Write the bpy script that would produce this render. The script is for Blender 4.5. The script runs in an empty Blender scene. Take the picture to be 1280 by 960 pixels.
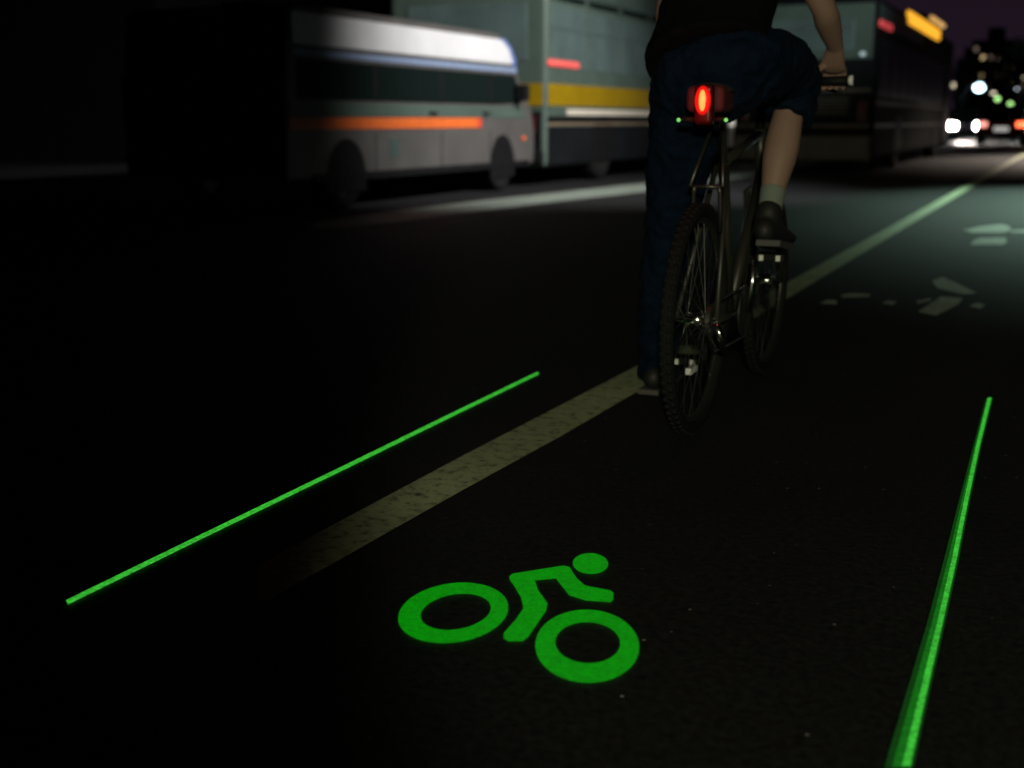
import bpy, bmesh, math, random
from mathutils import Vector, Matrix
random.seed(7)
R = math.radians
C = bpy.context.scene.collection
SC = bpy.context.scene

# ---------------------------------------------------------------- camera
F = 1600.0
PITCH = math.atan(330/F)
YAW = math.atan(710/1633.7)
H = 0.93
cam_d = bpy.data.cameras.new('camera')
cam = bpy.data.objects.new('camera', cam_d)
C.objects.link(cam)
cam.location = (0, 0, H)
cam.rotation_euler = (math.pi/2 - PITCH, 0, YAW)
cam_d.sensor_width = 36
cam_d.lens = 36*F/1280
cam_d.clip_start = 0.05
cam_d.clip_end = 3000
cam_d.dof.use_dof = True
cam_d.dof.focus_distance = 3.0
cam_d.dof.aperture_fstop = 2.4
SC.camera = cam

# ---------------------------------------------------------------- night sky
W = bpy.data.worlds.new('World')
SC.world = W
W.use_nodes = True
nt = W.node_tree
bg = nt.nodes['Background']
geo = nt.nodes.new('ShaderNodeTexCoord')
sep = nt.nodes.new('ShaderNodeSeparateXYZ')
nt.links.new(geo.outputs['Generated'], sep.inputs[0])
def wmap(out, a, b, c, d):
    m = nt.nodes.new('ShaderNodeMapRange')
    m.interpolation_type = 'SMOOTHSTEP'
    for i, v in zip((1, 2, 3, 4), (a, b, c, d)):
        m.inputs[i].default_value = v
    nt.links.new(out, m.inputs[0])
    return m.outputs[0]
az = wmap(sep.outputs['Y'], 0.80, 1.0, 0.0, 1.0)     # city glow only down the street
el = wmap(sep.outputs['Z'], 0.0, 0.5, 1.0, 0.02)
mu = nt.nodes.new('ShaderNodeMath'); mu.operation = 'MULTIPLY'
nt.links.new(az, mu.inputs[0]); nt.links.new(el, mu.inputs[1])
mix = nt.nodes.new('ShaderNodeMix'); mix.data_type = 'RGBA'
mix.inputs['A'].default_value = (0.0001, 0.0001, 0.0002, 1)
mix.inputs['B'].default_value = (0.0120, 0.0068, 0.0130, 1)
nt.links.new(mu.outputs[0], mix.inputs['Factor'])
nt.links.new(mix.outputs['Result'], bg.inputs['Color'])
bg.inputs['Strength'].default_value = 1.0

SC.view_settings.view_transform = 'Standard'
SC.view_settings.look = 'None'
SC.view_settings.exposure = 0
SC.view_settings.gamma = 1
SC.cycles.use_denoising = True
SC.cycles.max_bounces = 6

# ---------------------------------------------------------------- lights (unseen street lamps, added beams)
def spot(name, loc, aim, power, size, blend, col, r=0.15):
    d = bpy.data.lights.new(name, 'SPOT')
    d.energy = power; d.spot_size = R(size); d.spot_blend = blend
    d.color = col; d.shadow_soft_size = r
    o = bpy.data.objects.new(name, d)
    C.objects.link(o)
    o.location = loc
    o.rotation_euler = (Vector(aim)-Vector(loc)).to_track_quat('-Z', 'Y').to_euler()
    return o
LAMP_A = (1.6, 13.0, 6.6)
LAMP_B = (1.6, 23.0, 6.6)
LAMP_C = (1.6, 44.0, 6.6)
spot('unseen_lamp_beam', LAMP_A, (-7, 16.7, 1.4), 10000, 59, 1.0, (1.0, .97, .93))  # added lamp out of view, cone shaped to light van and buses
spot('unseen_lamp_beam', (1.6, 12.9, 6.5), (-4.3, 23.6, 2.9), 2600, 17, 0.9, (.90, 1.0, .95))  # extra beam added to brighten the dark bus's rear
spot('unseen_lamp_beam', LAMP_B, (1.2, 16.9, 0), 7800, 54, 1.0, (.64, 1.0, .80))
spot('unseen_lamp_beam', LAMP_C, (0.4, 35.6, 0), 13000, 44, 1.0, (1.0, .84, .70))  # added warm lamp out of view, brightens the far roadway
spot('added_rear_beam', (1.3, -4.2, 2.1), (-0.60, 4.5, 0.36), 800, 23.6, 0.34, (1.0, .99, .66), 0.10)  # added spot behind the camera for rider and near line, no vehicle there

# ---------------------------------------------------------------- projection helpers (photo pixel -> point on a real surface)
_M = Matrix.Rotation(YAW, 3, 'Z') @ Matrix.Rotation(math.pi/2-PITCH, 3, 'X')
def ray(px, py):
    return _M @ Vector((px-640, 480-py, -F))
def G(px, py, z=0.0):
    r = ray(px, py); t = (z-H)/r.z
    return Vector((r.x*t, r.y*t, z))
def atX(px, py, X):
    r = ray(px, py); t = X/r.x
    return Vector((X, r.y*t, H+r.z*t))
def atY(px, py, Y):
    r = ray(px, py); t = Y/r.y
    return Vector((r.x*t, Y, H+r.z*t))

# ---------------------------------------------------------------- materials
def mat(name, col, rough=0.5, metal=0.0, emis=None, es=0.0, var=0.0, vscale=8.0, bump=0.0, bscale=60.0, spec=None, coat=0.0, trans=0.0):
    m = bpy.data.materials.new(name); m.use_nodes = True
    t = m.node_tree; b = t.nodes['Principled BSDF']
    b.inputs['Base Color'].default_value = (*col, 1)
    b.inputs['Roughness'].default_value = rough
    b.inputs['Metallic'].default_value = metal
    if spec is not None: b.inputs['Specular IOR Level'].default_value = spec
    b.inputs['Coat Weight'].default_value = coat
    b.inputs['Transmission Weight'].default_value = trans
    if emis:
        b.inputs['Emission Color'].default_value = (*emis, 1)
        b.inputs['Emission Strength'].default_value = es
    if var > 0 or bump > 0:
        tc = t.nodes.new('ShaderNodeTexCoord')
    if var > 0:
        n = t.nodes.new('ShaderNodeTexNoise'); n.inputs['Scale'].default_value = vscale
        n.inputs['Detail'].default_value = 6; n.inputs['Roughness'].default_value = .65
        t.links.new(tc.outputs['Object'], n.inputs['Vector'])
        r = t.nodes.new('ShaderNodeMapRange')
        r.inputs[1].default_value = .3; r.inputs[2].default_value = .7
        r.inputs[3].default_value = 1-var; r.inputs[4].default_value = 1+var*.4
        t.links.new(n.outputs['Fac'], r.inputs[0])
        x = t.nodes.new('ShaderNodeVectorMath'); x.operation = 'SCALE'
        x.inputs[0].default_value = col
        t.links.new(r.outputs[0], x.inputs['Scale'])
        t.links.new(x.outputs[0], b.inputs['Base Color'])
    if bump > 0:
        n2 = t.nodes.new('ShaderNodeTexNoise'); n2.inputs['Scale'].default_value = bscale
        n2.inputs['Detail'].default_value = 5
        t.links.new(tc.outputs['Object'], n2.inputs['Vector'])
        bp = t.nodes.new('ShaderNodeBump'); bp.inputs['Strength'].default_value = bump
        bp.inputs['Distance'].default_value = .01
        t.links.new(n2.outputs['Fac'], bp.inputs['Height'])
        t.links.new(bp.outputs[0], b.inputs['Normal'])
    return m

def asphalt(name, base):
    m = bpy.data.materials.new(name); m.use_nodes = True
    t = m.node_tree; b = t.nodes['Principled BSDF']
    tc = t.nodes.new('ShaderNodeTexCoord')
    def noise(s, d=6):
        n = t.nodes.new('ShaderNodeTexNoise'); n.inputs['Scale'].default_value = s
        n.inputs['Detail'].default_value = d; n.inputs['Roughness'].default_value = .7
        t.links.new(tc.outputs['Object'], n.inputs['Vector']); return n
    big = noise(.35); fine = noise(55)
    r1 = t.nodes.new('ShaderNodeMapRange'); t.links.new(big.outputs['Fac'], r1.inputs[0])
    r1.inputs[1].default_value = .3; r1.inputs[2].default_value = .7; r1.inputs[3].default_value = .7; r1.inputs[4].default_value = 1.3
    r2 = t.nodes.new('ShaderNodeMapRange'); t.links.new(fine.outputs['Fac'], r2.inputs[0])
    r2.inputs[1].default_value = .3; r2.inputs[2].default_value = .75; r2.inputs[3].default_value = .25; r2.inputs[4].default_value = 2.1
    m1 = t.nodes.new('ShaderNodeMath'); m1.operation = 'MULTIPLY'
    t.links.new(r1.outputs[0], m1.inputs[0]); t.links.new(r2.outputs[0], m1.inputs[1])
    # pale chips of aggregate
    vo = t.nodes.new('ShaderNodeTexVoronoi'); vo.inputs['Scale'].default_value = 26
    t.links.new(tc.outputs['Object'], vo.inputs['Vector'])
    r3 = t.nodes.new('ShaderNodeMapRange'); t.links.new(vo.outputs['Distance'], r3.inputs[0])
    r3.inputs[1].default_value = .10; r3.inputs[2].default_value = .05; r3.inputs[3].default_value = 0; r3.inputs[4].default_value = 1
    sx = t.nodes.new('ShaderNodeSeparateColor'); t.links.new(vo.outputs['Color'], sx.inputs[0])
    r4 = t.nodes.new('ShaderNodeMapRange'); t.links.new(sx.outputs[0], r4.inputs[0])
    r4.inputs[1].default_value = .84; r4.inputs[2].default_value = 1.0; r4.inputs[3].default_value = 0; r4.inputs[4].default_value = .55
    m2 = t.nodes.new('ShaderNodeMath'); m2.operation = 'MULTIPLY'
    t.links.new(r3.outputs[0], m2.inputs[0]); t.links.new(r4.outputs[0], m2.inputs[1])
    x = t.nodes.new('ShaderNodeVectorMath'); x.operation = 'SCALE'; x.inputs[0].default_value = base
    t.links.new(m1.outputs[0], x.inputs['Scale'])
    a = t.nodes.new('ShaderNodeVectorMath'); a.operation = 'ADD'
    t.links.new(x.outputs[0], a.inputs[0]); t.links.new(m2.outputs[0], a.inputs[1])
    t.links.new(a.outputs[0], b.inputs['Base Color'])
    b.inputs['Roughness'].default_value = .72
    b.inputs['Specular IOR Level'].default_value = .16
    bp = t.nodes.new('ShaderNodeBump'); bp.inputs['Strength'].default_value = .5; bp.inputs['Distance'].default_value = .006
    t.links.new(fine.outputs['Fac'], bp.inputs['Height']); t.links.new(bp.outputs[0], b.inputs['Normal'])
    return m

def paint(name, col, wear=.5):
    m = bpy.data.materials.new(name); m.use_nodes = True
    t = m.node_tree; b = t.nodes['Principled BSDF']
    tc = t.nodes.new('ShaderNodeTexCoord')
    n = t.nodes.new('ShaderNodeTexNoise'); n.inputs['Scale'].default_value = 27; n.inputs['Detail'].default_value = 10; n.inputs['Roughness'].default_value = .75
    t.links.new(tc.outputs['Object'], n.inputs['Vector'])
    r = t.nodes.new('ShaderNodeMapRange'); t.links.new(n.outputs['Fac'], r.inputs[0])
    r.inputs[1].default_value = wear-.10; r.inputs[2].default_value = wear+.06; r.inputs[3].default_value = .12; r.inputs[4].default_value = 1
    n2 = t.nodes.new('ShaderNodeTexNoise'); n2.inputs['Scale'].default_value = 3; n2.inputs['Detail'].default_value = 4
    t.links.new(tc.outputs['Object'], n2.inputs['Vector'])
    r2 = t.nodes.new('ShaderNodeMapRange'); t.links.new(n2.outputs['Fac'], r2.inputs[0])
    r2.inputs[1].default_value = .3; r2.inputs[2].default_value = .7; r2.inputs[3].default_value = .75; r2.inputs[4].default_value = 1.05
    k = t.nodes.new('ShaderNodeMath'); k.operation = 'MULTIPLY'
    t.links.new(r.outputs[0], k.inputs[0]); t.links.new(r2.outputs[0], k.inputs[1])
    x = t.nodes.new('ShaderNodeVectorMath'); x.operation = 'SCALE'; x.inputs[0].default_value = col
    t.links.new(k.outputs[0], x.inputs['Scale']); t.links.new(x.outputs[0], b.inputs['Base Color'])
    b.inputs['Roughness'].default_value = .6
    return m

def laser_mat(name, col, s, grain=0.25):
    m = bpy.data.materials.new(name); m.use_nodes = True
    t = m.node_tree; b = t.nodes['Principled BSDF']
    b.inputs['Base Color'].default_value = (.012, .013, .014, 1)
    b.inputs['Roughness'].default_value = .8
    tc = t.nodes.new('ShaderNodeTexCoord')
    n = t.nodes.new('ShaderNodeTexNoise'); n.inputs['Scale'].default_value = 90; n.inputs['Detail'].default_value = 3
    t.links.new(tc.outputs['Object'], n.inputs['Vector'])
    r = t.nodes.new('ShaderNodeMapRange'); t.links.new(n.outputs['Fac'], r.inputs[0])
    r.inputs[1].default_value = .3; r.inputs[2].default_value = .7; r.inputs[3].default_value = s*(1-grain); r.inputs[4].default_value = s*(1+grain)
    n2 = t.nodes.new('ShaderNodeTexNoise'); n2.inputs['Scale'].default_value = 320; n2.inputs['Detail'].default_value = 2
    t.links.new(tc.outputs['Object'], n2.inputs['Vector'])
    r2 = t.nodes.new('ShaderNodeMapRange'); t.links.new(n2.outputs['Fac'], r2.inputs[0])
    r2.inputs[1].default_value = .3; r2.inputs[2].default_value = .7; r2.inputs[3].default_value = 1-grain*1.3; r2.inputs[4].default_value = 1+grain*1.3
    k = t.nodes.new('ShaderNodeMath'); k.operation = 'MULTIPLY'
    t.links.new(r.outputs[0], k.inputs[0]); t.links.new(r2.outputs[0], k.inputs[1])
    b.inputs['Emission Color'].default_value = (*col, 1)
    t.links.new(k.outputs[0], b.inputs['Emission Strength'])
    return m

M = {}
M['asphalt'] = asphalt('asphalt', (.016, .0165, .018))
M['concrete'] = mat('concrete', (.04, .04, .04), .85, var=.4, vscale=5, bump=.3)
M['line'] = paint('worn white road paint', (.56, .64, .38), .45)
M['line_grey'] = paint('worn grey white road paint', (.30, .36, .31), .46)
M['symbol_paint'] = paint('worn white symbol paint', (.58, .64, .50), .44)
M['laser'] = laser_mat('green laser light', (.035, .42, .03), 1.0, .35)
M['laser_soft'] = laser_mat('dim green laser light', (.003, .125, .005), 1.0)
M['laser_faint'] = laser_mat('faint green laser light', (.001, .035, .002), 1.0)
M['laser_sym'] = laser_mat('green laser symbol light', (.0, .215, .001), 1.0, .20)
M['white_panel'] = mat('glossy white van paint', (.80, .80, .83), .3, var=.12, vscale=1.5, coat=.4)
M['blue_trim'] = mat('blue metallic trim', (.16, .24, .62), .35, var=.1)
M['pale_blue'] = mat('pale blue trim', (.26, .34, .52), .35, var=.15)
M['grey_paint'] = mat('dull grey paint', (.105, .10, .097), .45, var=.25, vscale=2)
M['orange'] = mat('orange reflective tape', (.85, .17, .035), .4, var=.15, vscale=6)
M['redtape'] = mat('red reflective tape', (.75, .06, .04), .4, var=.1)
M['pinkred'] = mat('red side marker lens', (.80, .13, .12), .3, emis=(1, .14, .12), es=.35)
M['greengrey'] = mat('grey green bus paint', (.085, .125, .105), .45, var=.25, vscale=1.2, spec=.3)
M['greengrey_dark'] = mat('dark grey green paint', (.075, .12, .11), .4, var=.25, vscale=1.2)
M['yellow'] = mat('yellow bus stripe paint', (.34, .215, .004), .4, var=.18, vscale=2.0)
M['cream'] = mat('cream stripe paint', (.80, .72, .60), .4, var=.1)
M['tan'] = mat('tan trim', (.30, .22, .14), .45, var=.2)
M['tan_lo'] = mat('dull brown trim', (.10, .085, .06), .5, var=.3, vscale=3)
M['dark_lower'] = mat('dark skirt paint', (.011, .012, .014), .75, var=.3, vscale=2, spec=.06)
M['black'] = mat('black plastic', (.009, .009, .010), .6, spec=.15)
M['rubber'] = mat('tyre rubber', (.012, .012, .013), .8, spec=.12, bump=.4, bscale=90)
M['glass_dark'] = mat('dark tinted glass', (.007, .013, .012), .35, spec=.07)
M['glass_bus'] = mat('bus window glass with blinds', (.105, .155, .150), .35, var=.35, vscale=1.0, spec=.4)
M['steel'] = mat('brushed steel', (.55, .55, .56), .3, metal=1)
M['chrome'] = mat('chrome', (.85, .85, .86), .18, metal=1)
M['frame_paint'] = mat('dark bicycle frame paint', (.028, .028, .024), .40)
M['alloy_dim'] = mat('dull alloy', (.10, .10, .095), .4, metal=.8)
M['reflector'] = mat('clear reflector', (.85, .86, .85), .25)
M['red_lens'] = mat('lit red lamp lens', (.5, .01, .01), .3, emis=(1, .014, .010), es=.42)
M['red_core'] = mat('lit red lamp core', (.9, .2, .05), .3, emis=(1.0, .24, .05), es=1.9)
M['red_dark'] = mat('red lamp shell', (.06, .003, .006), .3)
M['green_dot'] = mat('lit green laser aperture', (.2, .9, .2), .3, emis=(.25, 1, .25), es=.5)
M['bag'] = mat('black nylon', (.012, .010, .011), .85, bump=.4, bscale=300)
M['bag_glow_red'] = mat('nylon tinted with red glow', (.10, .012, .018), .7, bump=.4, bscale=300)  # red tint puts the tail light's glow into the bag colour
M['shirt'] = mat('black cotton shirt', (.004, .004, .006), .9, spec=.08, bump=.3, bscale=120)
M['jeans'] = mat('dark navy trousers', (.004, .011, .027), .9, spec=.08, bump=.4, bscale=200, var=.3, vscale=14)
M['skin'] = mat('skin', (.33, .205, .165), .5, var=.1, vscale=10)
M['hair'] = mat('dark hair', (.012, .009, .007), .6)
M['shoe'] = mat('black shoe', (.012, .012, .013), .6)
M['sole'] = mat('grey shoe sole', (.08, .08, .08), .7)
M['sock'] = mat('pale sock', (.20, .23, .20), .9, bump=.3, bscale=200)
M['amber'] = mat('lit amber sign', (.3, .15, .01), .3, emis=(1.0, .46, .03), es=1.15)
M['amber_pale'] = mat('lit pale amber lamp', (.3, .2, .08), .3, emis=(1.0, .56, .18), es=.75)
M['head_white'] = mat('lit headlight', (1, 1, 1), .3, emis=(1.0, .97, .90), es=60)
M['lamp_white'] = mat('lit white lamp', (1, 1, 1), .3, emis=(.55, .88, 1.0), es=16)
M['lamp_small'] = mat('lit pale lamp', (1, 1, 1), .3, emis=(.80, .88, 1.0), es=4)
M['lamp_warm'] = mat('lit warm lamp', (1, 1, 1), .3, emis=(1.0, .86, .62), es=3)
M['sig_green'] = mat('lit green signal', (.2, .6, .2), .3, emis=(.50, 1.0, .32), es=2.2)
M['tail_red'] = mat('lit tail lamp', (.6, .05, .02), .3, emis=(1.0, .14, .05), es=4)
M['tail_pink'] = mat('lit washed tail lamp', (.6, .2, .2), .3, emis=(1.0, .35, .28), es=2)
M['tail_small'] = mat('lit small marker lamp', (.6, .6, .6), .3, emis=(.6, .8, .85), es=.5)
M['red_marker'] = mat('lit red marker lamp', (.6, .05, .05), .3, emis=(.75, .07, .08), es=.55)
M['door_lit'] = mat('lit white door panel', (.8, .8, .8), .5, emis=(1, .93, .84), es=.62)
M['plate'] = mat('lit licence plate', (.8, .8, .8), .5, emis=(1, .95, .92), es=.45)
M['car_red'] = mat('dark red car paint', (.10, .008, .012), .25, coat=.6)
M['car_dark'] = mat('dark car paint', (.02, .02, .025), .25, coat=.6)
M['brick'] = mat('dark facade', (.05, .028, .02), .9, var=.3, vscale=.6)
M['facade'] = mat('dark grey facade', (.008, .008, .011), .9, spec=.05, var=.3, vscale=.6)
M['win_dark'] = mat('dark window', (.01, .012, .016), .15)
M['win_lit'] = mat('lit window', (.5, .4, .2), .5, emis=(1.0, .74, .36), es=.8)
M['win_dim'] = mat('dim lit window', (.5, .4, .3), .5, emis=(.75, .55, .45), es=.22)
M['leaf'] = mat('dark foliage', (.045, .075, .030), .8, var=.4, vscale=1)
M['bark'] = mat('bark', (.06, .045, .03), .9, bump=.5, bscale=12)
M['pole'] = mat('grey painted pole', (.10, .10, .10), .5)
M['bellows'] = mat('black rubber bellows', (.015, .015, .015), .8)

# ---------------------------------------------------------------- mesh helpers
def obj(name, bm, m, parent=None, smooth=False):
    me = bpy.data.meshes.new(name)
    bmesh.ops.recalc_face_normals(bm, faces=bm.faces)
    bm.to_mesh(me); bm.free()
    if smooth:
        for p in me.polygons: p.use_smooth = True
    me.materials.append(M[m] if isinstance(m, str) else m)
    o = bpy.data.objects.new(name, me); C.objects.link(o)
    if parent: o.parent = parent
    return o
def tag(o, label, cat, group=None):
    o['label'] = label; o['category'] = cat
    if group: o['group'] = group
    return o
def thing(name, label, cat, loc=(0, 0, 0), rz=0, group=None):
    o = bpy.data.objects.new(name, None); C.objects.link(o)
    o.location = loc; o.rotation_euler = (0, 0, rz); o.empty_display_size = .2
    return tag(o, label, cat, group)
def struct(o):
    o['kind'] = 'structure'; return o
def box(bm, x0, x1, y0, y1, z0, z1, bev=0, seg=2):
    r = bmesh.ops.create_cube(bm, size=1)
    vs = r['verts']
    for v in vs:
        v.co = Vector(((x0+x1)/2+v.co.x*(x1-x0), (y0+y1)/2+v.co.y*(y1-y0), (z0+z1)/2+v.co.z*(z1-z0)))
    if bev:
        es = list({e for v in vs for e in v.link_edges})
        bmesh.ops.bevel(bm, geom=es, offset=bev, segments=seg, affect='EDGES', profile=.6)
    return bm
def B(*a, **k): return box(bmesh.new(), *a, **k)
def tube(bm, pts, r, seg=10, closed=False):
    pts = [Vector(p) for p in pts]
    n = len(pts); rs = r if isinstance(r, (list, tuple)) else [r]*n
    rings = []; up = None
    for i, p in enumerate(pts):
        if closed: d = pts[(i+1) % n]-pts[i-1]
        else: d = pts[min(i+1, n-1)]-pts[max(i-1, 0)]
        d.normalize()
        if up is None:
            up = d.orthogonal().normalized()
        up = (up-d*up.dot(d)).normalized()
        s = d.cross(up)
        rings.append([bm.verts.new(p+(up*math.cos(a)+s*math.sin(a))*rs[i]) for a in [2*math.pi*k/seg for k in range(seg)]])
    m = n if closed else n-1
    for i in range(m):
        a = rings[i]; b = rings[(i+1) % n]
        off = 0
        if closed and i == n-1:
            off = min(range(seg), key=lambda q: (a[0].co-b[q].co).length)
        for k in range(seg):
            bm.faces.new((a[k], a[(k+1) % seg], b[(k+1+off) % seg], b[(k+off) % seg]))
    if not closed:
        bm.faces.new(list(reversed(rings[0]))); bm.faces.new(rings[-1])
    return bm
def T(pts, r, seg=10, closed=False): return tube(bmesh.new(), pts, r, seg, closed)
def circle(cx, cy, cz, r, n=48, axis='X'):
    out = []
    for k in range(n):
        a = 2*math.pi*k/n
        if axis == 'X': out.append((cx, cy+r*math.cos(a), cz+r*math.sin(a)))
        else: out.append((cx+r*math.cos(a), cy, cz+r*math.sin(a)))
    return out
def disc(bm, c, r, x0, x1, seg=28):
    """solid disc with its axis along x"""
    a = [bm.verts.new((x0, c[0]+r*math.cos(t), c[1]+r*math.sin(t))) for t in [2*math.pi*k/seg for k in range(seg)]]
    b = [bm.verts.new((x1, v.co.y, v.co.z)) for v in a]
    bm.faces.new(a); bm.faces.new(list(reversed(b)))
    for k in range(seg): bm.faces.new((a[k], b[k], b[(k+1) % seg], a[(k+1) % seg]))
    return bm
def prism(prof, x0, x1, bev=0):
    """side profile (y,z) extruded along x"""
    bm = bmesh.new()
    a = [bm.verts.new((x0, y, z)) for y, z in prof]
    b = [bm.verts.new((x1, y, z)) for y, z in prof]
    bm.faces.new(a); bm.faces.new(list(reversed(b)))
    n = len(prof)
    for k in range(n): bm.faces.new((a[k], b[k], b[(k+1) % n], a[(k+1) % n]))
    if bev:
        bmesh.ops.recalc_face_normals(bm, faces=bm.faces)
        bmesh.ops.bevel(bm, geom=list(bm.edges), offset=bev, segments=3, affect='EDGES', profile=.6, clamp_overlap=True)
    return bm
def sheet(polys, z, origin=None):
    """flat polygons on the road from world points"""
    bm = bmesh.new()
    for pl in polys:
        bm.faces.new([bm.verts.new((p.x, p.y, z)) for p in pl])
    return bm
def strip(left, right, z):
    bm = bmesh.new()
    a = [bm.verts.new((p.x, p.y, z)) for p in left]; b = [bm.verts.new((p.x, p.y, z)) for p in right]
    for i in range(len(a)-1): bm.faces.new((a[i], b[i], b[i+1], a[i+1]))
    return bm
def limb(bm, pts, seg=18, caps=True):
    """tapering organic limb: pts = [(co, r)] or [(co, rx, rdepth)], smoothed through the joints"""
    P = [Vector(p[0]) for p in pts]; A = [p[1] for p in pts]; Bq = [(p[2] if len(p) > 2 else p[1]) for p in pts]
    n = len(P); co = []; ra = []; rb = []
    def cr(v, i, t):
        p0 = v[max(i-1, 0)]; p1 = v[i]; p2 = v[i+1]; p3 = v[min(i+2, n-1)]
        return .5*((2*p1)+(p2-p0)*t+(2*p0-5*p1+4*p2-p3)*t*t+(3*p1-p0-3*p2+p3)*t*t*t)
    for i in range(n-1):
        for k in range(6):
            t = k/6
            co.append(cr(P, i, t)); ra.append(cr(A, i, t)); rb.append(cr(Bq, i, t))
    co.append(P[-1]); ra.append(A[-1]); rb.append(Bq[-1])
    if caps:
        d = (co[0]-co[1]).normalized(); e = (co[-1]-co[-2]).normalized()
        m0 = min(ra[0], rb[0]); m1 = min(ra[-1], rb[-1])
        for q in (.5, .87, .98):
            h = math.sqrt(1-q*q)
            co.insert(0, P[0]+d*m0*q); ra.insert(0, A[0]*h); rb.insert(0, Bq[0]*h)
            co.append(P[-1]+e*m1*q); ra.append(A[-1]*h); rb.append(Bq[-1]*h)
    rings = []
    for i, p in enumerate(co):
        d = (co[min(i+1, len(co)-1)]-co[max(i-1, 0)]).normalized()
        x = Vector((1, 0, 0)); x = x-d*x.dot(d)
        if x.length < .05: x = Vector((0, 0, 1)).cross(d)
        x.normalize(); y = d.cross(x)
        rings.append([bm.verts.new(p+x*math.cos(a)*ra[i]+y*math.sin(a)*rb[i]) for a in [2*math.pi*k/seg for k in range(seg)]])
    for a, b in zip(rings, rings[1:]):
        for k in range(seg): bm.faces.new((a[k], a[(k+1) % seg], b[(k+1) % seg], b[k]))
    bm.faces.new(list(reversed(rings[0]))); bm.faces.new(rings[-1])
    return bm
def ball(bm, c, r):
    bmesh.ops.create_uvsphere(bm, u_segments=20, v_segments=14, radius=1, matrix=Matrix.Translation(c) @ Matrix.Diagonal((*r, 1)))
def fused(name, bm, m, parent, voxel, smooth=6, fold=0.0, fscale=.09):
    """weld overlapping limbs into one continuous surface"""
    o = obj(name+'_raw', bm, m)
    md = o.modifiers.new('r', 'REMESH'); md.mode = 'VOXEL'; md.voxel_size = voxel; md.use_smooth_shade = True
    sm = o.modifiers.new('s', 'SMOOTH'); sm.iterations = smooth; sm.factor = .5
    if fold:
        tx = bpy.data.textures.new(name+'_folds', 'CLOUDS'); tx.noise_scale = fscale; tx.noise_depth = 2
        dp = o.modifiers.new('d', 'DISPLACE'); dp.texture = tx; dp.strength = fold; dp.mid_level = .5
    bpy.context.view_layer.update()
    nm = bpy.data.meshes.new_from_object(o.evaluated_get(bpy.context.evaluated_depsgraph_get()))
    bpy.data.objects.remove(o)
    for p in nm.polygons: p.use_smooth = True
    nm.materials.clear(); nm.materials.append(M[m]); nm.name = name
    r = bpy.data.objects.new(name, nm); C.objects.link(r); r.parent = parent
    return r

# ---------------------------------------------------------------- the setting
bm = bmesh.new()
bm.faces.new([bm.verts.new(v) for v in ((-1500, -200, 0), (1500, -200, 0), (1500, 2500, 0), (-1500, 2500, 0))])
struct(obj('road', bm, 'asphalt'))
for nm_, xa, xb in (('pavement', 3.0, 9.0), ('pavement', -16.5, -13.2)):
    struct(obj(nm_, B(xa, xb, -60, 320, -.1, .14, bev=.02), 'concrete' if xa > 0 else 'asphalt'))

# lane lines: painted on the road
cl = [(322, 735, 26), (360, 712, 25), (480, 646, 23), (580, 591, 21.5), (700, 527, 19.5), (760, 494, 17.5), (820, 461, 15.5), (940, 389, 11.5), (1016, 345, 9), (1100, 297, 6.6), (1180, 251, 4.6), (1240, 216, 3.2), (1280, 193, 2.1), (1305, 178.5, 1.4)]
lf = [G(x, y-h_) for x, y, h_ in cl]; rt = [G(x, y+h_) for x, y, h_ in cl]
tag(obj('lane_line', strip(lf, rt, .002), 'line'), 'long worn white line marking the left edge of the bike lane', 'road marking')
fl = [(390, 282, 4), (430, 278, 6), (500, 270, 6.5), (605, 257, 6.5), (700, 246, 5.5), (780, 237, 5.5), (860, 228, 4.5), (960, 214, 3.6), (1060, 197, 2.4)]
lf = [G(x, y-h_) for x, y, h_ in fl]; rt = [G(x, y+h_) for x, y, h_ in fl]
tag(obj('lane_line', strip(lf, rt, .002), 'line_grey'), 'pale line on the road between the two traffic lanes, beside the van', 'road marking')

def px2(pts, z=0): return [G(x, y, z) for x, y in pts]
# worn painted bicycle-lane symbol beyond the bike: pieces still visible
Z = lambda pts: [(960+x/3.2, 180+y/3.2) for x, y in pts]
near_marks = [Z([(600, 672), (690, 612), (778, 618), (765, 640), (672, 688)]), Z([(655, 548), (700, 535), (760, 560), (835, 598), (780, 602), (680, 578)]),
              Z([(205, 640), (235, 625), (275, 625), (275, 643)]), Z([(290, 606), (330, 598), (410, 602), (405, 612), (300, 616)]),
              Z([(455, 638), (480, 626), (515, 632), (500, 646)]), Z([(805, 650), (835, 636), (868, 644), (850, 660)]), Z([(590, 630), (650, 618), (652, 626), (600, 640)])]
bls = thing('bicycle_lane_symbol', 'worn painted bicycle lane symbol with a chevron, right of the front wheel', 'road marking')
for k, p in enumerate(near_marks):
    obj(('chevron_stroke' if k < 2 else 'symbol_fragment'), sheet([px2(p)], .002), 'symbol_paint', bls)
far_marks = [Z([(780, 346), (850, 330), (930, 322), (965, 330), (970, 346), (940, 356), (820, 356)]), Z([(820, 388), (850, 376), (950, 376), (955, 392), (940, 404), (810, 404)]), Z([(970, 346), (1030, 344), (1100, 350), (1100, 358), (970, 354)])]
tag(obj('lane_arrow', sheet([px2(p) for p in far_marks], .002), 'symbol_paint'), 'pale painted arrow across the far lit part of the bike lane', 'road marking')

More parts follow.
